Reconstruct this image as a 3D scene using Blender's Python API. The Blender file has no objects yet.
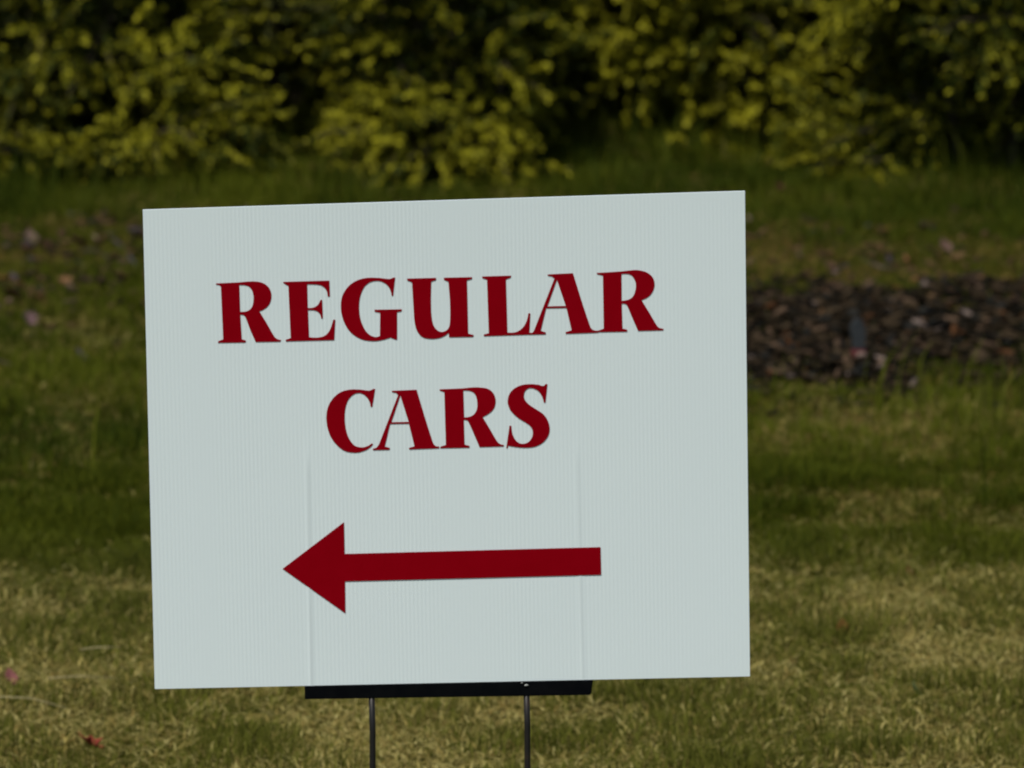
import bpy, math, random
import numpy as np
from mathutils import Vector, Matrix, Euler
random.seed(7)
RNG = np.random.default_rng(11)
scene = bpy.context.scene
COL = scene.collection

# ---- outlines of the printed words and arrow, millimetres in the plane of the sign panel ----
LETTERS={"REGULAR":[[[[-232.4,419.5,1],[-221.6,419.8,0],[-209.0,420.1,0],[-199.5,420.7,0],[-191.6,420.5,0],[-184.2,418.5,0],[-178.5,413.3,0],[-176.5,405.8,0],[-178.4,397.9,0],[-182.7,393.0,0],[-189.2,389.8,1],[-181.6,376.6,0],[-174.5,363.4,0],[-171.6,360.9,0],[-168.0,360.0,1],[-168.7,358.2,1],[-193.6,358.4,1],[-199.1,371.7,0],[-203.6,384.6,0],[-205.6,386.5,0],[-208.6,386.9,1],[-207.7,361.6,1],[-203.5,360.2,1],[-204.0,358.2,1],[-231.9,358.5,1],[-231.6,360.2,1],[-226.5,362.0,1],[-227.4,415.9,1],[-228.9,417.6,0],[-232.4,418.4,1]],[[-208.8,417.3,1],[-201.7,416.6,0],[-197.3,413.8,0],[-194.8,406.3,0],[-195.3,398.3,0],[-197.5,393.2,0],[-201.8,390.3,0],[-208.6,389.8,1]]],[[[-164.3,419.5,1],[-117.6,419.7,1],[-117.4,403.4,1],[-119.6,403.5,1],[-120.5,409.1,0],[-123.6,413.4,0],[-128.3,415.6,0],[-140.1,416.4,1],[-140.1,392.1,1],[-134.1,392.5,0],[-129.8,395.1,0],[-127.1,400.1,1],[-125.3,400.0,1],[-125.1,381.1,1],[-126.8,381.1,1],[-128.0,385.8,0],[-131.1,388.7,0],[-135.2,389.8,0],[-139.9,389.9,1],[-139.5,362.1,1],[-130.6,361.5,0],[-123.2,363.4,0],[-118.3,368.9,0],[-114.6,379.5,1],[-112.5,379.4,1],[-114.0,358.5,1],[-163.2,358.4,1],[-163.2,360.1,1],[-158.1,361.6,1],[-159.2,415.3,1],[-164.1,418.2,1]]],[[[-50.9,421.3,1],[-53.3,402.7,1],[-54.8,402.7,1],[-55.5,406.7,0],[-58.2,412.6,0],[-63.2,416.7,0],[-69.5,418.3,0],[-76.9,416.8,0],[-82.8,411.6,0],[-86.8,402.1,0],[-88.1,391.4,0],[-87.2,380.7,0],[-83.8,370.5,0],[-79.2,364.0,0],[-72.9,360.7,0],[-67.6,361.5,1],[-66.8,385.4,1],[-72.5,386.8,1],[-72.5,388.7,1],[-44.8,388.5,1],[-45.0,386.5,1],[-49.7,385.6,1],[-50.2,357.7,1],[-51.8,357.4,1],[-57.0,359.7,1],[-65.5,357.3,0],[-75.1,356.5,0],[-86.7,358.8,0],[-97.1,366.0,0],[-103.7,376.9,0],[-106.5,389.7,0],[-105.2,402.5,0],[-99.2,412.5,0],[-90.6,418.7,0],[-80.0,421.5,0],[-67.3,421.2,0],[-56.8,419.9,0],[-52.7,421.3,1]]],[[[-38.8,419.9,1],[-9.3,419.9,1],[-9.6,417.7,1],[-14.4,416.3,1],[-15.2,395.0,0],[-14.7,379.0,0],[-12.0,369.3,0],[-6.2,364.4,0],[-0.4,365.4,0],[2.9,369.5,0],[4.1,378.5,0],[4.2,394.6,0],[3.0,415.7,1],[-1.4,417.7,1],[-1.6,419.9,1],[27.2,419.8,1],[26.9,417.9,1],[21.8,416.6,1],[22.0,361.8,1],[27.6,360.3,1],[27.0,358.4,1],[2.6,358.6,1],[2.2,363.4,1],[-1.6,360.3,0],[-8.0,357.9,0],[-16.4,357.4,0],[-24.4,359.4,0],[-29.5,365.4,0],[-32.0,374.0,0],[-32.8,386.9,0],[-33.9,416.0,1],[-38.7,418.0,1]]],[[[37.2,420.2,1],[66.7,420.4,1],[66.3,418.4,1],[61.4,416.7,1],[61.9,361.9,1],[70.6,362.2,0],[77.0,366.0,0],[81.4,372.6,0],[83.5,381.2,1],[85.6,381.1,1],[84.2,361.4,1],[87.5,360.7,1],[87.5,359.3,1],[38.0,358.8,1],[37.8,360.5,1],[43.0,361.8,1],[42.2,416.9,1],[37.5,418.5,1]]],[[[103.7,420.7,1],[129.6,421.4,1],[146.1,366.3,0],[149.0,362.6,0],[154.5,361.6,1],[154.1,359.6,1],[121.2,359.2,1],[121.2,361.0,1],[127.2,362.7,1],[122.3,385.9,1],[101.7,386.0,1],[95.8,363.0,1],[101.0,361.1,1],[100.7,359.2,1],[84.8,359.2,1],[85.1,360.9,1],[87.7,361.5,0],[89.9,365.5,1],[110.7,416.5,1],[108.1,418.5,1],[103.9,419.5,1]],[[113.1,415.0,1],[121.7,387.9,1],[103.0,387.9,1]]],[[[153.6,421.1,1],[166.3,421.5,0],[179.1,422.1,0],[188.6,422.9,0],[195.5,422.9,0],[204.5,420.4,0],[210.6,414.9,0],[212.3,407.9,0],[210.3,400.5,0],[205.7,395.2,0],[198.8,392.0,1],[207.0,378.1,0],[214.3,365.1,0],[216.9,362.9,0],[220.8,362.0,1],[220.3,360.4,1],[194.9,360.4,1],[188.9,374.8,0],[183.8,387.2,0],[181.7,388.6,0],[178.6,388.9,1],[179.0,363.2,1],[184.0,361.9,1],[183.6,359.9,1],[154.2,360.1,1],[154.3,361.7,1],[159.9,363.5,1],[159.9,418.2,1],[154.0,419.8,1]],[[178.8,419.3,1],[186.4,418.9,0],[190.6,415.9,0],[193.2,408.9,0],[192.5,401.4,0],[189.8,395.6,0],[185.5,392.8,0],[178.6,391.8,1]]]],"CARS":[[[[-73.6,307.2,1],[-76.9,288.8,1],[-78.6,288.8,1],[-79.5,293.7,0],[-82.1,298.6,0],[-85.7,301.9,0],[-89.9,303.3,0],[-95.8,301.9,0],[-101.2,296.4,0],[-104.4,287.3,0],[-105.2,276.6,0],[-104.2,265.8,0],[-101.0,256.1,0],[-95.9,249.3,0],[-89.6,247.2,0],[-83.7,247.9,0],[-77.8,251.2,1],[-77.0,249.9,1],[-82.2,245.4,0],[-88.6,242.7,0],[-96.1,241.8,0],[-106.6,244.2,0],[-116.0,252.7,0],[-121.6,263.1,0],[-123.9,276.0,0],[-122.6,287.8,0],[-117.6,297.3,0],[-109.5,304.3,0],[-99.9,307.0,0],[-89.3,306.9,0],[-79.8,305.6,0],[-75.5,307.2,1]]],[[[-56.8,304.8,1],[-31.5,305.3,1],[-16.1,250.7,0],[-13.6,246.9,0],[-9.7,246.1,1],[-9.9,244.2,1],[-40.4,243.8,1],[-40.4,245.4,1],[-34.9,246.9,1],[-40.1,270.5,1],[-59.2,270.6,1],[-65.1,247.4,1],[-60.0,245.9,1],[-60.3,243.9,1],[-77.3,244.0,1],[-77.2,245.6,1],[-73.6,246.6,0],[-70.8,250.2,1],[-50.3,300.5,1],[-52.7,302.8,1],[-56.6,303.5,1]],[[-48.2,299.9,1],[-40.3,272.3,1],[-57.9,272.4,1]]],[[[-8.2,305.1,1],[3.3,305.3,0],[16.1,305.6,0],[25.6,306.3,0],[32.5,306.1,0],[41.5,304.2,0],[46.9,299.0,0],[48.7,292.0,0],[47.0,284.5,0],[42.1,279.2,0],[35.1,275.4,1],[41.8,263.6,0],[49.5,249.8,0],[52.6,246.9,0],[56.2,246.1,1],[55.8,244.5,1],[31.4,244.4,1],[25.7,258.7,0],[20.7,270.6,0],[19.1,272.5,0],[15.9,273.0,1],[16.2,247.3,1],[21.2,246.0,1],[21.0,244.0,1],[-8.6,244.2,1],[-8.5,245.9,1],[-2.9,247.5,1],[-3.4,302.2,1],[-8.0,303.9,1]],[[16.0,303.3,1],[22.9,302.7,0],[27.6,299.5,0],[29.8,291.9,0],[29.4,283.8,0],[26.7,278.8,0],[22.4,276.2,0],[16.3,275.6,1]]],[[[101.7,307.8,1],[99.4,288.9,1],[97.7,288.9,1],[96.3,294.5,0],[93.2,300.0,0],[89.0,303.0,0],[84.2,304.2,0],[80.0,302.5,0],[77.8,298.2,0],[78.2,292.8,0],[82.3,287.4,0],[89.7,282.1,0],[97.0,276.8,0],[101.4,270.2,0],[103.2,262.7,0],[102.0,255.2,0],[97.0,248.3,0],[89.0,243.8,0],[80.5,242.6,0],[70.9,243.2,0],[60.5,245.2,1],[60.0,242.6,1],[58.7,242.9,1],[62.3,265.8,1],[64.2,265.8,1],[65.0,258.2,0],[67.9,251.2,0],[72.0,247.5,0],[76.8,246.8,0],[81.6,248.6,0],[85.1,253.4,0],[85.9,258.8,0],[84.0,264.2,0],[78.8,268.6,0],[71.5,273.4,0],[64.7,280.1,0],[61.6,286.1,0],[61.0,292.7,0],[63.5,299.6,0],[68.8,304.6,0],[76.3,307.6,0],[84.8,308.2,0],[92.3,307.4,0],[97.5,306.0,0],[99.7,307.9,1]]]],"ARROW":[[[[-172.15,123.32,1],[-108.46,170.14,1],[-108.5,137.15,1],[153.11,137.49,1],[153.36,108.66,1],[-108.75,108.58,1],[-109.1,75.39,1]]]]}
PANEL=[[-305.92, 1.53], [304.7, -1.54], [305.29, 501.3], [-304.11, 496.35]]

# ---- tuning values ----
PANEL_A, PANEL_B = (.715, .81, .82), (.73, .825, .835)
RIDGE, RIB = .0004, .00004
G_DARK, G_MID, G_FRESH = (.032, .050, .004), (.096, .108, .008), (.15, .19, .015)
S_PALE, S_TAN, S_BROWN = (.52, .46, .18), (.35, .29, .085), (.17, .105, .030)
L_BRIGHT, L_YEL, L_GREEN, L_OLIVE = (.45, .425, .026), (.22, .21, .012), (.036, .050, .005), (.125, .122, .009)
N_CORE, N_FRONT, NBODY = 480000, 560000, 20000
GAPF = 1.8
FSTOP = 12.5
SHIFT = -.20
SUN_AZ, SUN_EL, SUN_E, SUN_ANG, SUN_C, SKY_S, EXPO = 212, 61, 3.6, .6, (1, .95, .86), .07, .23

# ------------------------------------------------------------------ helpers
def tag(o, label=None, cat=None, group=None, kind=None):
    if label: o['label'] = label
    if cat: o['category'] = cat
    if group: o['group'] = group
    if kind: o['kind'] = kind
    return o

def link(o, parent=None):
    COL.objects.link(o)
    if parent is not None: o.parent = parent
    return o

def empty(name, loc, rot=None):
    o = bpy.data.objects.new(name, None)
    o.empty_display_size = 0.1
    o.location = loc
    if rot is not None: o.rotation_euler = rot
    return link(o)

def np_mesh(name, verts, faces_flat, face_sizes, col=None, smooth=False):
    """fast mesh from numpy arrays; col = one RGB per vertex"""
    me = bpy.data.meshes.new(name)
    nv, nf = len(verts), len(face_sizes)
    me.vertices.add(nv); me.vertices.foreach_set('co', np.ascontiguousarray(verts, dtype=np.float32).ravel())
    me.loops.add(len(faces_flat)); me.loops.foreach_set('vertex_index', np.asarray(faces_flat, dtype=np.int32))
    me.polygons.add(nf)
    st = np.zeros(nf, dtype=np.int32); st[1:] = np.cumsum(face_sizes)[:-1]
    me.polygons.foreach_set('loop_start', st)
    me.update(calc_edges=True)
    if col is not None:
        a = me.color_attributes.new('tone', 'FLOAT_COLOR', 'POINT')
        c = np.ones((nv, 4), dtype=np.float32); c[:, :3] = col
        a.data.foreach_set('color', c.ravel())
    if smooth:
        me.polygons.foreach_set('use_smooth', np.ones(nf, dtype=bool))
    me.validate(clean_customdata=False)
    return me

class MB:
    """small mesh collector"""
    def __init__(s): s.v = []; s.f = []
    def add(s, vs, fs):
        b = len(s.v); s.v += [tuple(v) for v in vs]; s.f += [tuple(i + b for i in f) for f in fs]
    def tube(s, pts, rads, n=8, caps=True):
        pts = [Vector(p) for p in pts]; vs = []
        for i, p in enumerate(pts):
            d = (pts[min(i + 1, len(pts) - 1)] - pts[max(i - 1, 0)]).normalized()
            a = d.cross(Vector((0.13, 1, 0.07))).normalized(); b = d.cross(a)
            for k in range(n):
                t = 2 * math.pi * k / n
                vs.append(p + (a * math.cos(t) + b * math.sin(t)) * rads[i])
        fs = [(i * n + k, i * n + (k + 1) % n, (i + 1) * n + (k + 1) % n, (i + 1) * n + k)
              for i in range(len(pts) - 1) for k in range(n)]
        if caps: fs += [tuple(range(n))[::-1], tuple((len(pts) - 1) * n + k for k in range(n))]
        s.add(vs, fs)
    def prism(s, outline, y0, y1):
        """outline in xz (ccw), between two y values"""
        n = len(outline)
        vs = [(x, y0, z) for x, z in outline] + [(x, y1, z) for x, z in outline]
        fs = [tuple(range(n)), tuple(range(2 * n - 1, n - 1, -1))]
        fs += [(i, i + n, (i + 1) % n + n, (i + 1) % n) for i in range(n)]
        s.add(vs, fs)
    def build(s, name, mat, parent=None, smooth=False, bevel=0):
        me = bpy.data.meshes.new(name); me.from_pydata(s.v, [], s.f); me.validate()
        if smooth:
            for p in me.polygons: p.use_smooth = True
        me.materials.append(mat)
        o = link(bpy.data.objects.new(name, me), parent)
        if bevel:
            m = o.modifiers.new('bevel', 'BEVEL'); m.width = bevel; m.segments = 2; m.limit_method = 'ANGLE'
        return o

def vnoise(x, y, seed=0):
    """value noise in 0..1"""
    r = np.random.default_rng(seed); tab = r.random((256, 256))
    xi = np.floor(x).astype(int); yi = np.floor(y).astype(int); fx = x - xi; fy = y - yi
    fx = fx * fx * (3 - 2 * fx); fy = fy * fy * (3 - 2 * fy)
    g = lambda a, b: tab[a % 256, b % 256]
    return (g(xi, yi) * (1 - fx) + g(xi + 1, yi) * fx) * (1 - fy) + (g(xi, yi + 1) * (1 - fx) + g(xi + 1, yi + 1) * fx) * fy

def sstep(a, b, x):
    t = np.clip((x - a) / (b - a), 0, 1); return t * t * (3 - 2 * t)

# ------------------------------------------------------------------ materials
def new_mat(name):
    m = bpy.data.materials.new(name); m.use_nodes = True
    nt = m.node_tree; bs = nt.nodes['Principled BSDF']
    return m, nt, bs

def leafy_mat(name, rough=.55, trans=.35, spec=.3):
    """reads the per-leaf colour, with thin-leaf translucency"""
    m, nt, bs = new_mat(name)
    at = nt.nodes.new('ShaderNodeAttribute'); at.attribute_name = 'tone'
    bs.inputs['Roughness'].default_value = rough
    bs.inputs['Specular IOR Level'].default_value = spec
    nt.links.new(at.outputs['Color'], bs.inputs['Base Color'])
    tr = nt.nodes.new('ShaderNodeBsdfTranslucent')
    nt.links.new(at.outputs['Color'], tr.inputs['Color'])
    mx = nt.nodes.new('ShaderNodeMixShader'); mx.inputs[0].default_value = trans
    nt.links.new(bs.outputs[0], mx.inputs[1]); nt.links.new(tr.outputs[0], mx.inputs[2])
    nt.links.new(mx.outputs[0], nt.nodes['Material Output'].inputs['Surface'])
    return m

def noise_mat(name, stops, scale, rough=.9, bump=0.0, detail=6, spec=.3, coord='Object'):
    m, nt, bs = new_mat(name)
    tc = nt.nodes.new('ShaderNodeTexCoord'); no = nt.nodes.new('ShaderNodeTexNoise')
    no.inputs['Scale'].default_value = scale; no.inputs['Detail'].default_value = detail
    no.inputs['Roughness'].default_value = .65
    rp = nt.nodes.new('ShaderNodeValToRGB')
    while len(rp.color_ramp.elements) < len(stops): rp.color_ramp.elements.new(.5)
    for e, (p, c) in zip(rp.color_ramp.elements, stops): e.position = p; e.color = (*c, 1)
    nt.links.new(tc.outputs[coord], no.inputs['Vector'])
    nt.links.new(no.outputs['Fac'], rp.inputs['Fac']); nt.links.new(rp.outputs['Color'], bs.inputs['Base Color'])
    bs.inputs['Roughness'].default_value = rough; bs.inputs['Specular IOR Level'].default_value = spec
    if bump:
        bp = nt.nodes.new('ShaderNodeBump'); bp.inputs['Strength'].default_value = bump; bp.inputs['Distance'].default_value = .01
        nt.links.new(no.outputs['Fac'], bp.inputs['Height']); nt.links.new(bp.outputs['Normal'], bs.inputs['Normal'])
    return m

M_panel = noise_mat('white_corrugated_plastic', [(.3, PANEL_A), (.7, PANEL_B)], 3.0, rough=.5, spec=.35, detail=3)
def paint_prong_shade(m):
    """painted faint stripes: shade of the dark wire prongs through the thin white plastic"""
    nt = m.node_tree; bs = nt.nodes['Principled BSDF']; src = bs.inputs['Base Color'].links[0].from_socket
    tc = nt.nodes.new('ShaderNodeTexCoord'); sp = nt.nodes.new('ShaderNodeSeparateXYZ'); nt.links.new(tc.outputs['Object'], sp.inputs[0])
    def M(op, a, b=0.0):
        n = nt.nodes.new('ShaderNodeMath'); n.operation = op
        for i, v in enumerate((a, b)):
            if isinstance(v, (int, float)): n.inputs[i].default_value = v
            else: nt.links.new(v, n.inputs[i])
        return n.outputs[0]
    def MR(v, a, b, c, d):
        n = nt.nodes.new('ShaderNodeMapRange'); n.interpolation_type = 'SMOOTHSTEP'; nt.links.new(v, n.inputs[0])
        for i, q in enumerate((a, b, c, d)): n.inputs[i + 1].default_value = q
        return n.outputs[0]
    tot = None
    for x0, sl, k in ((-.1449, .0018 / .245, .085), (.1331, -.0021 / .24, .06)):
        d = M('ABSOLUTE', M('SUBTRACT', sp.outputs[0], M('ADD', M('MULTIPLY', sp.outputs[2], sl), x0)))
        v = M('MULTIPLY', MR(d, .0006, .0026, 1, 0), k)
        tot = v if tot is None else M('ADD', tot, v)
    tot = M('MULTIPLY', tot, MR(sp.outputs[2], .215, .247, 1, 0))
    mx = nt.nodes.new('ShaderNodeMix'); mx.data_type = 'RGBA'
    nt.links.new(tot, mx.inputs[0]); nt.links.new(src, mx.inputs[6]); mx.inputs[7].default_value = (.05, .06, .07, 1)  # prong shadow mixed into the panel's base colour
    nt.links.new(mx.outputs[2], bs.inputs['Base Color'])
paint_prong_shade(M_panel)
M_red = noise_mat('red_vinyl', [(.3, (.228, .0006, .0050)), (.7, (.246, .0008, .0060))], 40, rough=.6, spec=.0)
M_bar = noise_mat('black_painted_steel', [(.3, (.0020, .0026, .0036)), (.75, (.005, .0055, .006))], 60, rough=.85, spec=.02)
M_wire = noise_mat('dark_weathered_wire', [(.3, (.008, .008, .008)), (.62, (.016, .013, .011)), (.8, (.05, .022, .008))], 55, rough=.5, spec=.3)
M_chip = noise_mat('bare_metal_fleck', [(.4, (.35, .37, .35)), (.7, (.5, .5, .48))], 200, rough=.5)
M_grass = leafy_mat('grass_blades', rough=.7, trans=.38, spec=.05)
M_leaf = leafy_mat('shrub_leaves', rough=.55, trans=.32, spec=.12)
M_chips = leafy_mat('bark_mulch', rough=.95, trans=0.0, spec=.02)
M_fallen = leafy_mat('dead_leaves', rough=.75, trans=.15, spec=.2)
M_bark = noise_mat('shrub_bark', [(.3, (.035, .026, .016)), (.7, (.08, .06, .04))], 30, bump=.4)
M_soil = noise_mat('turf_soil', [(.25, (.030, .030, .010)), (.5, (.060, .064, .014)), (.75, (.10, .09, .034))], 14, rough=1, bump=.5, spec=.1)
M_bed = noise_mat('damp_bed_soil', [(.3, (.008, .006, .004)), (.7, (.022, .016, .011))], 25, rough=1, bump=.5, spec=.1)

# ------------------------------------------------------------------ the sign
SIGN_H = .35445
sign_rot = (Matrix.Rotation(.0390855, 4, 'Z') @ Matrix.Rotation(.01216661, 4, 'X') @ Matrix.Rotation(-.01908382, 4, 'Y'))
org = Vector((-.06006341, 5.95263289, SIGN_H))
base = org - sign_rot @ Vector((0, 0, SIGN_H))
sign = empty('yard_sign', base, sign_rot.to_euler())
tag(sign, 'white plastic yard sign reading REGULAR CARS over a red arrow, on a black wire stake', 'sign')

def ridge(x, z):
    """bulge of the flutes that hold the stake prongs, and the fine flute ribs (metres)"""
    zz = z - .0
    fade = sstep(.252, .236, z)
    xa = -.1461 + .0018 * z / .245; xb = .1331 - .0021 * z / .24
    g = lambda c, s: np.exp(-((x - c) / s) ** 2)
    low = .6 + .4 * sstep(.2, .0, z)
    return fade * low * (RIDGE * g(xa, .0026) + RIDGE * .85 * g(xb, .0026))

def bow(z):
    """the sheet leans forward a little more towards its free top edge"""
    return -.008 * (z / .5) ** 2

def build_panel():
    nx, ny = 1222, 40
    u = np.linspace(0, 1, nx); v = np.linspace(0, 1, ny)
    Ug, Vg = np.meshgrid(u, v)
    c = np.array(PANEL) / 1000.
    P2 = ((1 - Ug) * (1 - Vg))[..., None] * c[0] + (Ug * (1 - Vg))[..., None] * c[1] + (Ug * Vg)[..., None] * c[2] + ((1 - Ug) * Vg)[..., None] * c[3]
    x, z = P2[..., 0], P2[..., 1]
    amp = .3 + 1.3 * vnoise(x * 40 + 50, z * 0 + 3, 5)
    rib = RIB * amp * np.sin(2 * np.pi * x / .0041)
    # very slight unevenness of the sheet
    wav = bow(z) + .0003 * (vnoise(x * 5 + 20, z * 4 + 9, 8) - .5)
    yf = -.002 - ridge(x, z) - rib + wav
    yb = .002 + rib + wav + ridge(x, z)
    front = np.stack([x, yf, z], -1).reshape(-1, 3); back = np.stack([x, yb, z], -1).reshape(-1, 3)
    n = nx * ny
    i = (np.arange(ny - 1)[:, None] * nx + np.arange(nx - 1)[None]).ravel()
    ff = np.stack([i, i + 1, i + nx + 1, i + nx], 1); fb = np.stack([i + n, i + nx + n, i + nx + 1 + n, i + 1 + n], 1)
    b = np.arange(nx - 1); t = b + (ny - 1) * nx
    sb = np.stack([b, b + n, b + 1 + n, b + 1], 1); stp = np.stack([t, t + 1, t + 1 + n, t + n], 1)
    l = np.arange(ny - 1) * nx; r = l + nx - 1
    sl = np.stack([l, l + nx, l + nx + n, l + n], 1); sr = np.stack([r, r + n, r + nx + n, r + nx], 1)
    F = np.concatenate([ff, fb, sb, stp, sl, sr])
    m2 = 2 * len(ff); F[m2:] += 2 * n      # the cut edges have their own vertices, so the corners stay crisp
    allv = np.concatenate([front, back])
    me = np_mesh('sign_panel', np.concatenate([allv, allv]), F.ravel(), np.full(len(F), 4))
    sm = np.zeros(len(F), bool); sm[:2 * len(ff)] = True
    me.polygons.foreach_set('use_smooth', sm)
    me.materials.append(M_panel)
    o = link(bpy.data.objects.new('sign_panel', me), sign); o.location = (0, 0, SIGN_H)
    return o
panel = build_panel()

def dense(loop, seg=5):
    """corner points stay sharp, runs of other points become smooth curves"""
    n = len(loop); out = []
    P = [Vector((a, b)) for a, b, _ in loop]; K = [c for _, _, c in loop]
    for i in range(n):
        j = (i + 1) % n
        p1, p2 = P[i], P[j]
        if K[i] and K[j]:
            out.append(p1); continue
        p0 = P[i - 1] if not K[i] else p1 - (p2 - p1) * .6
        p3 = P[(j + 1) % n] if not K[j] else p2 + (p2 - p1) * .6
        # centripetal-like tangents scaled to the segment length
        d = (p2 - p1).length
        m1 = (p2 - p0).normalized() * d if not K[i] else None
        m2 = (p3 - p1).normalized() * d if not K[j] else None
        if m1 is None: m1 = (p2 - p1) * 1.5 - m2 * .5
        if m2 is None: m2 = (p2 - p1) * 1.5 - m1 * .5
        for k in range(seg):
            t = k / seg; t2 = t * t; t3 = t2 * t
            out.append(p1 * (2 * t3 - 3 * t2 + 1) + m1 * (t3 - 2 * t2 + t) + p2 * (-2 * t3 + 3 * t2) + m2 * (t3 - t2))
    return out

def word_mesh(name, letters, depth):
    """each letter filled with its counters cut out, all in one mesh"""
    vs, fs = [], []
    for li, loops in enumerate(letters):
        cu = bpy.data.curves.new('outline', 'CURVE'); cu.dimensions = '2D'; cu.fill_mode = 'BOTH'
        cu.extrude = .00012
        for lp in loops:
            pts = dense(lp)
            sp = cu.splines.new('POLY'); sp.points.add(len(pts) - 1); sp.use_cyclic_u = True
            for q, p in zip(sp.points, pts): q.co = (p.x / 1000, p.y / 1000, 0, 1)
        tmp = bpy.data.objects.new('outline', cu); COL.objects.link(tmp)
        bpy.context.view_layer.update()
        me = bpy.data.meshes.new_from_object(tmp.evaluated_get(bpy.context.evaluated_depsgraph_get()))
        b = len(vs); off = depth + .00003 * (li % 2)
        for v in me.vertices:
            vs.append((v.co.x, -.002 - off - v.co.z + bow(v.co.y), v.co.y))
        fs += [tuple(i + b for i in p.vertices) for p in me.polygons]
        bpy.data.objects.remove(tmp); bpy.data.curves.remove(cu); bpy.data.meshes.remove(me)
    me = bpy.data.meshes.new(name); me.from_pydata(vs, [], fs); me.materials.append(M_red)
    o = link(bpy.data.objects.new(name, me), panel)
    return o
w1 = word_mesh('lettering', LETTERS['REGULAR'], .00022); w1['label'] = 'large dark red word REGULAR'
w2 = word_mesh('lettering', LETTERS['CARS'], .00022); w2['label'] = 'large dark red word CARS'
w3 = word_mesh('arrow', LETTERS['ARROW'], .00040); w3['label'] = 'dark red arrow pointing left'

# stake: flat cross bar under the panel, two wire legs into the turf, small weld marks
bar = MB()
bar.prism([(-.1529, .0001 - .0132), (.1392, -.0165), (.1412, -.0150), (.1425, -.0052), (.1432, -.0018), (.1424, -.0012), (-.1527, .0006)], -.0033, .0027)
stake = bar.build('stake_frame', M_bar, sign, bevel=.0006); stake.location = (0, 0, SIGN_H)
for x0, x1, zt in ((-.0842, -.0852, -.0130), (.0748, .0742, -.0146)):
    leg = MB(); H = SIGN_H
    leg.tube([(x0, 0, zt + .004), (x0 + .0002, 0, -.05), (x1, .0003, -.1), (x1 - .0006, .001, -.22), (x1 - .001, .0015, -H - .02), (x1 - .001, .0015, -H - .12)],
             [.0031, .0031, .0031, .0031, .0031, .0008], n=14)
    lo = leg.build('stake_leg', M_wire, sign, smooth=True); lo.location = (0, 0, H)
wd = MB()
wd.tube([(.0728, -.0037, -.0046), (.0746, -.0042, -.0040), (.0766, -.0037, -.0043)], [.0004, .0011, .0004], n=8)
wd.tube([(.0690, -.0035, -.0016), (.0702, -.0037, -.0018), (.0712, -.0035, -.0018)], [.0002, .0005, .0002], n=6)
wo = wd.build('paint_chip', M_chip, stake); wo['label'] = 'small pale chip in the black bar'

# ------------------------------------------------------------------ ground
def plane_grid(name, xs, ys, zf, mat, col=None):
    X, Y = np.meshgrid(xs, ys); Z = zf(X, Y)
    nx, ny = len(xs), len(ys)
    i = (np.arange(ny - 1)[:, None] * nx + np.arange(nx - 1)[None]).ravel()
    F = np.stack([i, i + 1, i + nx + 1, i + nx], 1)
    me = np_mesh(name, np.stack([X, Y, Z], -1).reshape(-1, 3), F.ravel(), np.full(len(F), 4), smooth=True)
    me.materials.append(mat)
    return link(bpy.data.objects.new(name, me))

xs = np.concatenate([[-400, -80, -20, -8], np.linspace(-5, 5, 120), [8, 20, 80, 400]])
ys = np.concatenate([[-300, -50, -5, 2], np.linspace(4, 18, 160), [22, 40, 120, 600]])
def gz(X, Y):
    n = (vnoise(X * 1.7 + 40, Y * 1.7 + 3, 21) - .5) * .03 + (vnoise(X * 6 + 40, Y * 6 + 3, 22) - .5) * .012
    near = sstep(6, 4.8, np.abs(X)) * sstep(4, 5.5, Y) * sstep(18, 16.5, Y)
    rise = .09 * np.exp(-((X - .20) / .30) ** 2 - ((Y - 15.05) / .50) ** 2)
    return n * near + rise
gr = plane_grid('ground', xs, ys, gz, M_soil); tag(gr, kind='structure')

def in_bed(X, Y):
    """mulch bed: ragged strip that runs off to the right behind the sign"""
    e = (vnoise(X * 3 + 10, Y * 0 + 5, 31) - .5) * .40 + (vnoise(X * 14 + 10, Y * 9 + 5, 32) - .5) * .45
    front = 10.46 + e - .10 * (X - .7); back = 11.66 + e * .8 + .04 * X
    hole = sstep(.70, .80, vnoise(X * 8 + 3, Y * 5 + 3, 34)) * .55
    left = .02 + (vnoise(Y * 4, Y * 0 + 1, 33) - .5) * .3
    return sstep(front - .30, front + .28, Y) * sstep(back + .34, back - .24, Y) * sstep(left - .12, left + .12, X) * (1 - hole)

bx = np.linspace(-.3, 4.8, 150); by = np.linspace(10.0, 12.4, 90)
bed = plane_grid('soil_bed', bx, by, lambda X, Y: gz(X, Y) + .012 * in_bed(X, Y) - .012 * (1 - in_bed(X, Y)) - .0, M_bed)
tag(bed, kind='structure')

# ------------------------------------------------------------------ grass blades (one uncountable mass)
def lin(c): return np.array(c)
def straw_frac(X, Y):
    """share of dry blades: dry mown front, greener middle, brownish back strip"""
    n = vnoise(X * 3.6 + 70, Y * 1.5 + 7, 41); n2 = vnoise(X * 9 + 70, Y * 4 + 7, 42)
    front = sstep(8.75, 8.25, Y + .5 * (n - .5) - .12 * X)
    f = .24 + .30 * front + 1.0 * (n2 - .5) * (.5 - .12 * front) + (.45 - .2 * front) * (n - .5) + .3 * (vnoise(X * 18 + 5, Y * 8 + 5, 43) - .5)
    f += .30 * np.exp(-((Y - 12.55 + .5 * (n - .5)) / .42) ** 2)
    f += .07 * np.exp(-((Y - 9.9 - .2 * n) / .35) ** 2) * sstep(-.1, .4, X)
    f -= .05 * sstep(8.8, 9.3, Y) * sstep(9.9, 9.4, Y) * (.4 + n2)
    return np.clip(f, .03, .9)

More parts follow.
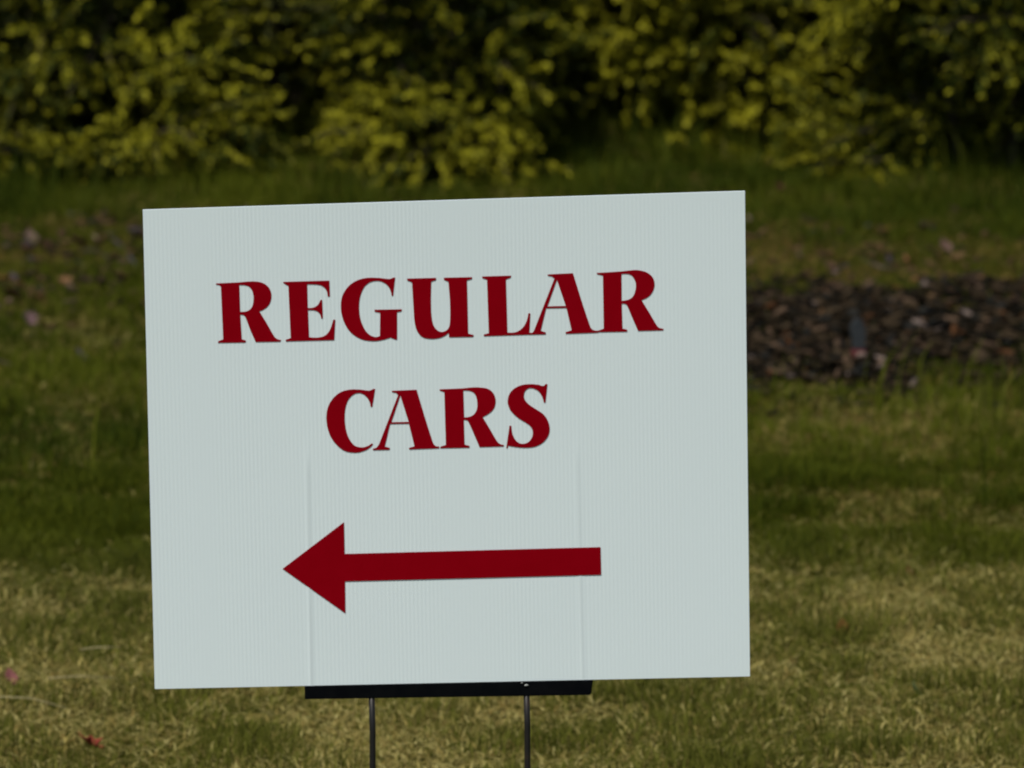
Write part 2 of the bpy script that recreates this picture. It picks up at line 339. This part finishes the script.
def make_blades(n, xr, yr, seed, dens=None, hmul=1.0, wmul=1.0, tall=False, fine_cut=False):
    r = np.random.default_rng(seed)
    Y = r.uniform(yr[0], yr[1], n); hw = (xr[0] + xr[1] * Y) if isinstance(xr, tuple) else xr
    X = r.uniform(-1, 1, n) * hw
    keep = r.random(n) > (.93 if not tall else 1.0) * np.clip(in_bed(X, Y) * 1.1, 0, .955)
    if dens is not None: keep &= r.random(n) < dens(X, Y)
    X, Y = X[keep], Y[keep]; n = len(X)
    sf = straw_frac(X, Y)
    dry = r.random(n) < sf
    fine = vnoise(X * 9 + 3, Y * 9 + 8, 51); big = vnoise(X * 3 + 3, Y * 1.2 + 8, 52)
    zone_h = .62 + .13 * sstep(8.4, 9.0, Y) + .25 * sstep(12.9, 13.7, Y)
    h = (.026 + .030 * r.random(n)) * (.55 + .9 * fine) * hmul * zone_h
    if tall: h = (.05 + .12 * r.random(n) ** 1.6) * hmul
    ang = r.uniform(0, 2 * np.pi, n)
    ax = np.cos(ang); ay = np.sin(ang)
    lean = np.where(dry, r.uniform(.9, 3.2, n), np.abs(r.normal(.35, .45, n)))
    if tall: lean = np.abs(r.normal(.3, .22, n)); dry &= r.random(n) < .02
    length = np.where(dry, h * r.uniform(.7, 1.5, n), h)
    hh = np.where(dry & (not tall), h * r.uniform(.03, .34, n), h)
    run = length * lean
    if fine_cut: run *= .75; wmul = .8
    run = np.minimum(run, (.024 if fine_cut else .034) if not tall else .12)
    w = r.uniform(.0007, .0017, n) * wmul * (1.25 if tall else 1)
    px, py = -ay, ax
    tw = r.uniform(-.8, .8, n); wx = (px * np.cos(tw) + ax * np.sin(tw)) * w; wy = (py * np.cos(tw) + ay * np.sin(tw)) * w
    z0 = gz(X, Y) - .002 + np.where(dry & (not tall), r.uniform(0, .020, n), 0)
    V = np.zeros((n, 5, 3), np.float32)
    V[:, 0] = np.stack([X - wx, Y - wy, z0], 1); V[:, 1] = np.stack([X + wx, Y + wy, z0], 1)
    mx, my = X + ax * run * .38, Y + ay * run * .38; mz = z0 + hh * .66
    V[:, 2] = np.stack([mx + wx * .85, my + wy * .85, mz], 1); V[:, 3] = np.stack([mx - wx * .85, my - wy * .85, mz], 1)
    V[:, 4] = np.stack([X + ax * run, Y + ay * run, z0 + hh], 1)
    # blade colours: dark to fresh green, olive, straw, brown thatch
    g1, g2, g3 = lin(G_DARK), lin(G_MID), lin(G_FRESH)
    s1, s2, s3 = lin(S_PALE), lin(S_TAN), lin(S_BROWN)
    pt = vnoise(X * 5 + 31, Y * 2.5 + 8, 53)
    t = np.clip(.55 * r.random(n) + .4 * (big - .35) + .38 * (pt - .45) - .12 * sstep(8.7, 9.6, Y), 0, 1)[:, None]
    green = np.where(t < .5, g1 + (g2 - g1) * t * 2, g2 + (g3 - g2) * (t * 2 - 1))
    brown_zone = np.clip(np.exp(-((Y - 12.5) / .6) ** 2) + .45 * sstep(8.7, 9.4, Y), 0, 1)
    u = np.clip(r.random(n) * .9 + .75 * brown_zone, 0, 1)[:, None]
    straw = np.where(u < .5, s1 + (s2 - s1) * u * 2, s2 + (s3 - s2) * (u * 2 - 1))
    fz = sstep(9.0, 8.3, Y)[:, None] * .6
    green = green * (1 - fz) + np.array([.165, .165, .030]) * fz * r.uniform(.5, 1.3, (n, 1))
    C = np.where(dry[:, None], straw, green) * (.75 + .5 * r.random(n))[:, None]
    C = np.repeat(C[:, None, :], 5, 1).reshape(-1, 3)
    return V.reshape(-1, 3), C, n

parts = []
parts.append(make_blades(N_CORE, (.62, .088), (8.9, 16.4), 61))
parts.append(make_blades(N_FRONT, (.50, .088), (6.8, 9.6), 64, fine_cut=True))
parts.append(make_blades(330000, 5.6, (3.0, 18.5), 62, dens=lambda X, Y: 1.0 * ((np.abs(X) > .5 + .088 * Y) | (Y < 6.9)), hmul=1.15, wmul=2.6))
# longer tufts: by the bed, along the shrubs, a few stray ones in the lawn
def tuft_dens(X, Y):
    c = vnoise(X * 4.5 + 9, Y * 3 + 2, 71) ** 3
    edge = np.exp(-((Y - 13.75 - .25 * np.sin(X * 3)) / .38) ** 2) * .55
    bedf = np.exp(-((Y - 10.32) / .2) ** 2) * sstep(0, .4, X) * .3
    back = sstep(14.1, 14.5, Y) * .8
    stray = .02 * sstep(8.6, 9.4, Y)
    return np.clip(c * 2.2 * (edge + bedf + back) + stray * c, 0, 1)
parts.append(make_blades(170000, 3.2, (8.0, 16.4), 63, dens=tuft_dens, tall=True))
for k, (tx, ty, nn, hm) in enumerate(((.80, 10.0, 22, .7), (.66, 10.3, 12, .5), (.90, 9.75, 14, .7), (.84, 10.15, 16, .75), (.06, 14.9, 26, .6), (.20, 14.75, 30, .5), (.33, 14.8, 24, .5), (-.72, 14.05, 16, .9),
                                     (-.05, 14.9, 14, .9), (.49, 8.9, 12, .35), (-.82, 13.2, 16, .6), (.28, 7.75, 30, .22), (.52, 7.4, 30, .22), (-.55, 8.1, 26, .3), (1.25, 10.4, 30, .9), (-1.3, 11.5, 20, .8))):
    v, c, n = make_blades(nn, .05, (-.05, .05), 80 + k, tall=True, hmul=hm)
    # move the tuft to its place
    v = v.copy(); v[:, 0] += tx; v[:, 1] += ty
    parts.append((v, c, n))
V = np.concatenate([p[0] for p in parts]); Cc = np.concatenate([p[1] for p in parts]); n = sum(p[2] for p in parts)
b = np.arange(n) * 5
F = np.stack([b, b + 1, b + 2, b + 3, b + 3, b + 2, b + 4], 1).ravel()
sizes = np.tile([4, 3], n)
me = np_mesh('grass', V, F, sizes, Cc); me.materials.append(M_grass)
grass = link(bpy.data.objects.new('grass', me))
tag(grass, 'mown turf of green blades and dry straw-coloured thatch around the sign', 'grass', kind='stuff')

# ------------------------------------------------------------------ bark mulch (uncountable chips)
def chips(n, seed, xr, yr, smin, smax, z, dens, cols, lift=0):
    r = np.random.default_rng(seed)
    X = r.uniform(*xr, n); Y = r.uniform(*yr, n)
    k = r.random(n) < dens(X, Y); X, Y = X[k], Y[k]; n = len(X)
    L = r.uniform(smin, smax, n); W = L * r.uniform(.25, .6, n); T = L * r.uniform(.10, .3, n)
    base8 = np.array([[-1, -1, -1], [1, -1, -1], [1, 1, -1], [-1, 1, -1], [-1, -1, 1], [1, -1, 1], [1, 1, 1], [-1, 1, 1]], float)
    P = base8[None] * (1 + r.uniform(-.38, .25, (n, 8, 3)))
    P = P * np.stack([L, W, T], 1)[:, None] * .5
    a = r.uniform(0, 2 * np.pi, n); t1 = r.normal(0, .35, n); t2 = r.normal(0, .3, n)
    # tilt then spin
    x, y, zz = P[..., 0], P[..., 1], P[..., 2]
    c, s = np.cos(t1)[:, None], np.sin(t1)[:, None]; x, zz = x * c + zz * s, -x * s + zz * c
    c, s = np.cos(t2)[:, None], np.sin(t2)[:, None]; y, zz = y * c - zz * s, y * s + zz * c
    c, s = np.cos(a)[:, None], np.sin(a)[:, None]; x, y = x * c - y * s, x * s + y * c
    zc = gz(X, Y) + lift + .012 * in_bed(X, Y) + T * .4 + r.uniform(0, z, n)
    V = np.stack([x + X[:, None], y + Y[:, None], zz + zc[:, None]], -1).reshape(-1, 3)
    q = np.array([[0, 3, 2, 1], [4, 5, 6, 7], [0, 1, 5, 4], [1, 2, 6, 5], [2, 3, 7, 6], [3, 0, 4, 7]])
    F = (np.arange(n)[:, None, None] * 8 + q[None]).reshape(-1)
    cols = np.array(cols); ci = r.choice(len(cols), n, p=CHIP_P)
    C = cols[ci] * r.uniform(.6, 1.3, (n, 1))
    return V, F, np.repeat(C, 8, 0), n
CHIP_C = [(.009, .0075, .005), (.024, .017, .010), (.044, .031, .018), (.018, .018, .016), (.085, .055, .035), (.13, .10, .085), (.07, .032, .014)]
CHIP_P = [.36, .30, .16, .09, .05, .015, .025]
V, F, C, n = chips(60000, 91, (-.2, 4.6), (10.1, 12.3), .006, .040, .022, lambda X, Y: np.clip(in_bed(X, Y) * 1.1, 0, 1) ** 1.3, CHIP_C)
me = np_mesh('bark_mulch', V, F, np.full(n * 6, 4), C); me.materials.append(M_chips)
mul = link(bpy.data.objects.new('bark_mulch', me))
tag(mul, 'bed of dark brown bark mulch chips running right from behind the sign', 'mulch', kind='stuff')
V, F, C, n = chips(9000, 92, (-2.4, 2.6), (11.0, 13.6), .010, .034, .012,
                   lambda X, Y: (.15 + .6 * vnoise(X * 5, Y * 5, 93) ** 2) * np.exp(-((Y - 12.4) / .75) ** 2) * (1 + 1.3 * sstep(-.5, -.8, X)), [(.03, .02, .014), (.06, .035, .02), (.10, .06, .03), (.05, .04, .045), (.15, .10, .07), (.24, .17, .14), (.16, .07, .03)], .014)
me = np_mesh('leaf_litter', V, F, np.full(n * 6, 4), C); me.materials.append(M_chips)
lit = link(bpy.data.objects.new('leaf_litter', me))
tag(lit, 'crumbs of bark and dead leaf scattered in the grass before the shrubs', 'litter', kind='stuff')

# ------------------------------------------------------------------ fallen leaves and bits, each one its own thing
def leaf_outline(kind):
    if kind == 'maple':
        pr = [(0, -1), (.12, -.45), (.55, -.75), (.48, -.3), (.98, -.22), (.62, .12), (.75, .5), (.35, .38), (.22, .7), (0, 1.05)]
    elif kind == 'oval':
        pr = [(0, -1), (.25, -.75), (.5, -.3), (.58, .1), (.46, .5), (.22, .85), (0, 1.1)]
    else:
        pr = [(0, -1), (.2, -.6), (.34, 0), (.26, .5), (.1, .95), (0, 1.2)]
    return pr
def fallen(name, kind, size, loc, rz, tilt, colour, label, curl=.35, cat='leaf', group='dead leaves lying on the grass', seed=0):
    r = random.Random(seed); pr = leaf_outline(kind); n = len(pr)
    V = []
    for sgn in (0, 1, -1):
        for x, y in pr:
            xx = x * (sgn if sgn else 0)
            z = curl * (xx * xx * .9 + .35 * y * y) + (.06 * r.uniform(-1, 1) if sgn else 0)
            V.append(Vector((xx, y, z)) * size * .5)
    F = []
    for s in (1, 2):
        for i in range(n - 1):
            q = (i, s * n + i, s * n + i + 1, i + 1)
            F.append(q if s == 1 else q[::-1])
    me = bpy.data.meshes.new(name)
    # thickness: doubled sheet with a closed rim through solidify
    me.from_pydata([tuple(v) for v in V], [], F); me.validate()
    a = me.color_attributes.new('tone', 'FLOAT_COLOR', 'POINT')
    for i in range(len(me.vertices)):
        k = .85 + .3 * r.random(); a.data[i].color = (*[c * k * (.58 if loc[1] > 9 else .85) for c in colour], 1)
    me.materials.append(M_fallen)
    o = link(bpy.data.objects.new(name, me))
    zz = float(gz(np.array([loc[0]]), np.array([loc[1]]))[0])
    o.location = (loc[0], loc[1], zz + loc[2]); o.location.y -= .19 if loc[1] > 9 else 0; o.rotation_euler = (tilt[0], tilt[1], rz)
    sm = o.modifiers.new('thickness', 'SOLIDIFY'); sm.thickness = .0006
    w = o.modifiers.new('weld', 'WELD'); w.merge_threshold = .0001
    o.modifiers.move(1, 0)
    tag(o, label, cat, group)
    return o
PINK, PALE, DK, ORG, RED, TAN, BRN = (.17, .09, .085), (.20, .125, .105), (.055, .035, .045), (.24, .10, .035), (.24, .035, .022), (.20, .13, .06), (.12, .06, .03)
LV = [
 ('oval', .060, (-1.05, 13.0), .4, (.5, .1), PALE, 'pale pinkish leaf with a wine-red one at its right edge, upper left of the sign'),
 ('maple', .060, (-1.005, 12.86), 1.9, (.6, -.2), (.10, .02, .035), 'wine-red curled leaf touching a pale one, upper left of the sign'),
 ('oval', .058, (-.94, 12.92), 2.3, (.5, .3), (.22, .10, .08), 'rosy leaf lying alone level with the top of the sign, far left'),
 ('oval', .046, (-.85, 12.83), 1.2, (.6, .1), (.11, .085, .10), 'greyish purple curled leaf just left of the top corner of the sign'),
 ('thin', .044, (-.795, 12.46), .8, (.7, .0), (.11, .10, .11), 'bluish grey narrow leaf almost touching the left edge of the sign'),
 ('oval', .050, (-.80, 12.18), 2.2, (.5, .2), (.28, .14, .09), 'peach-coloured leaf under a grey one beside the left edge of the sign'),
 ('maple', .044, (-.91, 12.12), .2, (.5, .0), (.30, .15, .07), 'small tan-orange leaf midway between the sign and the left border'),
 ('thin', .042, (-.93, 11.82), 1.5, (.4, .2), (.24, .10, .04), 'tiny orange sliver of leaf below a tan-orange one'),
 ('oval', .050, (-1.00, 11.92), 2.7, (.5, .3), (.15, .07, .04), 'rust-brown leaf near the left border in the grass'),
 ('maple', .046, (-.94, 11.58), .7, (.9, -.1), (.22, .13, .13), 'pale mauve upturned leaf in the green grass at the far left'),
 ('oval', .050, (-.80, 11.08), 1.0, (.6, .2), (.085, .065, .10), 'dark violet-grey leaf in the grass left of the word REGULAR'),
 ('thin', .055, (-.935, 10.95), 1.4, (.3, .1), (.17, .12, .08), 'thin dull brown leaf strip lying in grass at the far left'),
 ('maple', .062, (.63, 13.9), 2.0, (.6, -.2), (.19, .055, .05), 'dull red leaf in the shade below the shrubs, right of the sign top'),
 ('oval', .052, (.93, 12.75), .5, (.6, .0), (.18, .10, .08), 'salmon leaf in the grass behind the mulch at the right'),
 ('thin', .082, (.77, 12.46), 1.5, (.25, .0), (.15, .115, .085), 'long grey-brown leaf lying over the back edge of the mulch'),
 ('oval', .046, (.665, 12.42), .2, (.4, .2), (.16, .085, .05), 'brown leaf between the sign edge and a long grey-brown one'),
 ('maple', .040, (-.532, 7.30), 1.2, (.45, .2), RED, 'bright red leaf in the lawn at the lower left corner'),
 ('oval', .030, (-.662, 7.67), .5, (.6, .1), (.20, .07, .065), 'rose-pink leaf at the left border below the sign'),
 ('oval', .034, (.458, 8.03), .3, (.8, .1), (.22, .062, .022), 'orange-brown leaf standing in the dry grass right of the sign'),
 ('oval', .020, (.587, 8.58), .8, (.7, .1), (.17, .03, .015), 'small dark red leaf where green grass meets dry grass'),
 ('thin', .030, (.53, 7.58), 2.4, (.9, .1), (.13, .20, .08), 'fresh pale green leaf in the dry lawn at the lower right'),
]
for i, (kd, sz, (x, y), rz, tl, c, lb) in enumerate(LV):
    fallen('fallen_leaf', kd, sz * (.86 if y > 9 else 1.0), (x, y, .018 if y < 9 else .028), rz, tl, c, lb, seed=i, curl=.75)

def stalk(pts, rad, colour, label):
    mb = MB(); mb.tube(pts, [rad * (1 - .5 * i / (len(pts) - 1)) for i in range(len(pts))], n=6)
    o = mb.build('dry_stalk', M_straw, None, smooth=True)
    c = Vector(pts[0]); o.data.transform(Matrix.Translation(-c)); o.location = c
    tag(o, label, 'stalk', 'dry stalks lying on the lawn')
M_straw = noise_mat('dry_stalk', [(.3, (.26, .22, .10)), (.7, (.36, .31, .16))], 40, rough=.7)
def gp(x, y, dz=.03): return (x, y, float(gz(np.array([x]), np.array([y]))[0]) + dz)
stalk([gp(-.72, 7.50, .028), gp(-.68, 7.49, .034), gp(-.62, 7.485, .033), gp(-.575, 7.47, .027)], .0011, None, 'long straw-coloured stalk lying flat at the left border below the sign')
stalk([gp(-.61, 7.62, .028), gp(-.57, 7.615, .033), gp(-.52, 7.62, .03)], .0009, None, 'shorter thin dry stalk just beyond the long one below the sign')
stalk([gp(-.585, 7.86, .026), gp(-.56, 7.84, .034), gp(-.53, 7.85, .033)], .0011, None, 'short bent dry stalk near the lower left corner of the sign')

# slate piece with a red and pale end standing in the mulch
sl = empty('stone_marker', gp(.642, 10.80, .019), (math.radians(-18), math.radians(3), .25))
tag(sl, 'dark blue-grey upright slab with a pale red-rimmed foot at the front edge of the mulch', 'slab')
M_slate = noise_mat('blue_grey_slate', [(.3, (.007, .009, .010)), (.7, (.014, .017, .018))], 60, rough=.6, bump=.3)
M_pale = noise_mat('pale_end', [(.3, (.16, .11, .09)), (.7, (.22, .16, .13))], 90, rough=.8)
M_rim = noise_mat('red_rim', [(.3, (.06, .010, .010)), (.7, (.10, .015, .014))], 90, rough=.6)
s1 = MB(); s1.prism([(-.012, .028), (.010, .026), (.014, .060), (.009, .082), (-.006, .088), (-.016, .071)], -.006, .006); s1.build('slab_body', M_slate, sl, bevel=.002)
s2 = MB(); s2.prism([(-.008, .006), (.010, .004), (.013, .017), (.008, .022), (-.006, .021)], -.010, .004); s2.build('slab_foot', M_pale, sl, bevel=.002)
s3 = MB(); s3.prism([(-.016, -.002), (-.009, -.002), (-.007, .0205), (.010, .0225), (.012, .0268), (-.016, .0272)], -.008, .005); s3.build('slab_rim', M_rim, sl, bevel=.001)

# ------------------------------------------------------------------ shrubs
def leaf_cloud(C0, D, N, L, W, col, r):
    """folded 6-vertex leaves: base point, direction, normal, length, width"""
    n = len(C0)
    S = np.cross(D, N); S /= np.linalg.norm(S, axis=1)[:, None] + 1e-9
    Nn = np.cross(S, D); Nn /= np.linalg.norm(Nn, axis=1)[:, None] + 1e-9
    fold = (r.uniform(.15, .5, n) * W)[:, None] * Nn; droop = -(r.uniform(.02, .3, n) * L)[:, None] * Nn
    V = np.zeros((n, 6, 3), np.float32); l = L[:, None]; w = (W / 2)[:, None]
    V[:, 0] = C0
    V[:, 1] = C0 + D * l * .3 + S * w * .9 + fold; V[:, 2] = C0 + D * l * .72 + S * w * .75 + fold * .8 + droop * .4
    V[:, 3] = C0 + D * l + droop
    V[:, 4] = C0 + D * l * .72 - S * w * .75 + fold * .8 + droop * .4; V[:, 5] = C0 + D * l * .3 - S * w * .9 + fold
    return V.reshape(-1, 3), np.repeat(col, 6, 0)

def unit(a): return a / (np.linalg.norm(a, axis=1)[:, None] + 1e-9)

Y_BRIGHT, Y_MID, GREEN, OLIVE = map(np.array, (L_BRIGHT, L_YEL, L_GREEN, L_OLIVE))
def shrub(label, c, rad, nspray, yellow, seed, leaf=.018, low=.12, extra=(), spray_r=(.085, .15), dens=1.0, coarse=False):
    r = np.random.default_rng(seed)
    root = empty('shrub', (c[0], c[1] + SHIFT, 0)); tag(root, label, 'shrub', 'yellow-leaved shrubs along the back of the lawn')
    c = np.array(c, float); rad = np.array(rad, float); c[1] += SHIFT
    # spray centres: lumps of fresh growth over the crown, plus others inside it
    d = unit(r.normal(size=(nspray * 3, 3)))
    lump = .74 + .36 * r.random(len(d)) ** .8
    P = c + d * rad * lump[:, None]
    P = P[P[:, 2] > low][:nspray]; d = unit((P - c) / rad)
    # spread the sprays: drop those too close to another one, so dark gaps stay between them
    keep = []
    for i in range(len(P)):
        if all(np.linalg.norm((P[i] - P[j]) * (1, .8, 1.25)) > spray_r[0] * GAPF for j in keep): keep.append(i)
    P, d = P[keep], d[keep]
    if len(extra): 
        ex = np.array(extra, float); ex[:, 1] += SHIFT; ex[:, 2] -= .05; P = np.concatenate([P, ex[:, :3]]); d = np.concatenate([d, unit((ex[:, :3] - c) / rad)])
    R_ = r.uniform(*spray_r, len(P)); yl = np.clip(yellow + r.normal(0, .30, len(P)), .04, 1)
    VV, CC, tw = [], [], MB()
    for i, (p, dd, rr) in enumerate(zip(P, d, R_)):
        nt = int(r.integers(16, 25) * dens)
        out = unit((dd * (1, 1, .35) + np.array([r.normal(0, .25), 0, .12]))[None])[0]
        base = p - out * rr * 1.3
        for t in range(nt):
            dirn = unit((out * .9 + r.normal(0, .55, 3) * (1, 1, .6))[None])[0]
            ln = rr * r.uniform(1.2, 2.2); m = int(ln / (leaf * .23))
            s = np.linspace(.25, 1, m)
            st = base + r.normal(0, rr * .22, 3)
            pts = st + dirn * ln * s[:, None] + np.array([0, 0, -1]) * (s[:, None] ** 2) * ln * r.uniform(-.12, .28)
            if t % 4 == 0: tw.tube([st, st + dirn * ln * .6, pts[-1]], [.0022, .0015, .0006], n=4, caps=False)
            side = unit(np.cross(np.repeat(dirn[None], m, 0), r.normal(size=(m, 3))))
            D = unit(dirn * r.uniform(.4, 1.1, (m, 1)) + side * .8 + np.array([0, 0, -.1]))
            N = unit(np.array([0, 0, 1.0]) + out * .45 + r.normal(0, .45, (m, 3)))
            L = leaf * r.uniform(.65, 1.2, m); W = L * r.uniform(.42, .6, m)
            k = r.random(m); q = r.random((m, 1))
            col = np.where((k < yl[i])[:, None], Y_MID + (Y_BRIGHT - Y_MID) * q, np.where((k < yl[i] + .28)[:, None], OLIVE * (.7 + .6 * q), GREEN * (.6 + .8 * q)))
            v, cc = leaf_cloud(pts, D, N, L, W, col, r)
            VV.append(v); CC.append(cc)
    # older green leaves through the body of the shrub
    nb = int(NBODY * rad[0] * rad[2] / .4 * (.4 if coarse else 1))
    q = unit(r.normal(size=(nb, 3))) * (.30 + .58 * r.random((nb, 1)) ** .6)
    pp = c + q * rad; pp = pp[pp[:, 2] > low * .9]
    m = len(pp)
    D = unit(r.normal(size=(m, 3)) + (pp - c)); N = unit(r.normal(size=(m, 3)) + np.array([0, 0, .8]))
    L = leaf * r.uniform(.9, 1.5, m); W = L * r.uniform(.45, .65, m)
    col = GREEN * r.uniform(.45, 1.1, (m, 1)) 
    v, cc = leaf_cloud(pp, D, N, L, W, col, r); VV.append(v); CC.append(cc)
    V = np.concatenate(VV) - np.array([c[0], c[1], 0]); C = np.concatenate(CC)
    n = len(V) // 6; b = np.arange(n) * 6
    F = np.stack([b, b + 1, b + 2, b + 3, b, b + 3, b + 4, b + 5], 1).ravel()
    me = np_mesh('foliage', V, F, np.full(n * 2, 4), C); me.materials.append(M_leaf)
    link(bpy.data.objects.new('foliage', me), root)
    # main stems rise from one stool and fork towards the sprays
    st = tw
    for k in range(11):
        a = r.uniform(0, 2 * np.pi); e = c + np.array([math.cos(a) * rad[0] * .7, math.sin(a) * rad[1] * .7, rad[2] * r.uniform(-.2, .6)])
        b0 = np.array([c[0] + .10 * math.cos(a), c[1] + .10 * math.sin(a), -.03])
        mid = (b0 + e) / 2 + np.array([-.1 * math.cos(a) * rad[0], -.1 * math.sin(a) * rad[1], .08])
        st.tube([b0, mid, e], [.014, .009, .004], n=6)
        for _ in range(3):
            f = mid + (e - mid) * r.uniform(.1, .9); st.tube([f, f + (P[r.integers(len(P))] - f) * .75], [.005, .002], n=5)
    so = st.build('stems', M_bark, root)
    so.data.transform(Matrix.Translation((-c[0], -c[1], 0)))
    return n

tot = 0
tot += shrub('golden-leaved shrub at the left border with bright lower branches over the grass', (-1.17, 14.92, .52), (.58, .72, .56), 260, .46, 201, low=.06,
      extra=[(-.62, 14.18, .16), (-.70, 14.14, .20), (-.95, 14.16, .13), (-.86, 14.15, .18), (-1.12, 14.15, .15), (-1.2, 14.2, .28), (-.78, 14.2, .33)])
tot += shrub('olive-gold shrub behind the top edge of the sign, left of the grassy gap', (-.17, 14.62, .42), (.30, .44, .46), 200, .44, 202, low=.05,
      extra=[(-.28, 14.18, .12), (-.16, 14.15, .10), (-.05, 14.18, .11), (-.22, 14.16, .22), (-.02, 14.2, .24), (-.33, 14.25, .20)])
tot += shrub('bright yellow-green shrub set back over the grassy gap, right of centre', (.40, 15.45, .66), (.54, .64, .62), 280, .66, 203, low=.20,
      extra=[(.55, 15.0, .14), (.66, 14.9, .15), (.45, 15.1, .19), (.72, 14.85, .25), (.58, 14.9, .30), (.30, 15.1, .24), (.46, 14.75, .05), (.16, 15.1, .30),
             (.04, 15.15, .38), (.16, 14.95, .25), (.05, 15.0, .30), (.24, 14.9, .33), (.36, 14.9, .28), (.24, 15.0, .40), (.42, 14.95, .38), (.52, 14.9, .46), (.33, 14.95, .50), (.68, 14.85, .40), (.12, 15.0, .50), (.60, 14.9, .56), (.44, 14.95, .62)])
tot += shrub('darker green shrub with small yellow tips at the right border', (1.20, 14.62, .70), (.47, .74, .67), 240, .46, 204, leaf=.0165, low=.11,
      extra=[(.70, 14.3, .10), (.74, 14.22, .07), (.70, 14.35, .17)])
tot += shrub('golden shrub beyond the left border of the view', (-2.25, 15.0, .6), (.75, .75, .64), 130, .5, 205, coarse=True)
tot += shrub('dark green shrub beyond the right border of the view', (2.0, 14.8, .66), (.62, .8, .68), 130, .35, 206, coarse=True)
tot += shrub('mid green shrub filling the gap behind the two left shrubs', (-.62, 15.9, .66), (.62, .55, .70), 130, .12, 207, coarse=True)
tot += shrub('tall dark shrub rising behind the bright yellow-green one', (.35, 17.3, .80), (1.1, .55, .86), 150, .3, 208, coarse=True)
tot += shrub('tall dark shrub rising behind the left shrubs', (-1.6, 17.0, .80), (1.1, .6, .86), 140, .3, 209, coarse=True)
tot += shrub('mid green shrub wedged between the bright one and the right border one', (.92, 16.1, .60), (.50, .50, .64), 110, .35, 211, coarse=True)
tot += shrub('tall dark shrub rising behind the right shrubs', (2.0, 16.6, .80), (1.1, .6, .86), 140, .3, 210, coarse=True)
tot += shrub('golden shrub at the far left end of the row, well outside the view', (-3.5, 15.0, .6), (.8, .75, .66), 120, .45, 212, coarse=True)
tot += shrub('mid green shrub at the far right end of the row, well outside the view', (3.1, 15.0, .64), (.8, .8, .68), 120, .4, 213, coarse=True)
print('shrub leaves', tot, 'blades', len(me.vertices))

# ------------------------------------------------------------------ camera, light, sky
cam = bpy.data.cameras.new('camera'); co = link(bpy.data.objects.new('camera', cam))
co.location = (0, 0, 1.5); co.rotation_euler = (math.radians(82), 0, 0)
cam.sensor_width = 36; cam.lens = 36 / (1.041 / 6)
cam.clip_start = .1; cam.clip_end = 2000
cam.dof.use_dof = True; cam.dof.focus_distance = 5.78; cam.dof.aperture_fstop = FSTOP
scene.camera = co

az, el = math.radians(SUN_AZ), math.radians(SUN_EL)     # azimuth clockwise from +Y
sd = Vector((math.sin(az) * math.cos(el), math.cos(az) * math.cos(el), math.sin(el)))
sun = bpy.data.lights.new('sun', 'SUN'); sun.energy = SUN_E; sun.angle = math.radians(SUN_ANG); sun.color = SUN_C
so = link(bpy.data.objects.new('sun', sun)); so.rotation_euler = sd.to_track_quat('Z', 'Y').to_euler(); so.location = sd * 30
w = bpy.data.worlds.new('World'); scene.world = w; w.use_nodes = True
nt = w.node_tree; bg = nt.nodes['Background']
sky = nt.nodes.new('ShaderNodeTexSky'); sky.sky_type = 'NISHITA'; sky.sun_disc = False
sky.sun_elevation = el; sky.sun_rotation = az
nt.links.new(sky.outputs['Color'], bg.inputs['Color']); bg.inputs['Strength'].default_value = SKY_S
scene.view_settings.view_transform = 'Standard'; scene.view_settings.look = 'None'
scene.view_settings.exposure = EXPO; scene.view_settings.gamma = 1; scene.view_settings.use_curve_mapping = False
scene.cycles.filter_width = 2.0
scene.cycles.max_bounces = 6; scene.cycles.diffuse_bounces = 3; scene.cycles.transparent_max_bounces = 4
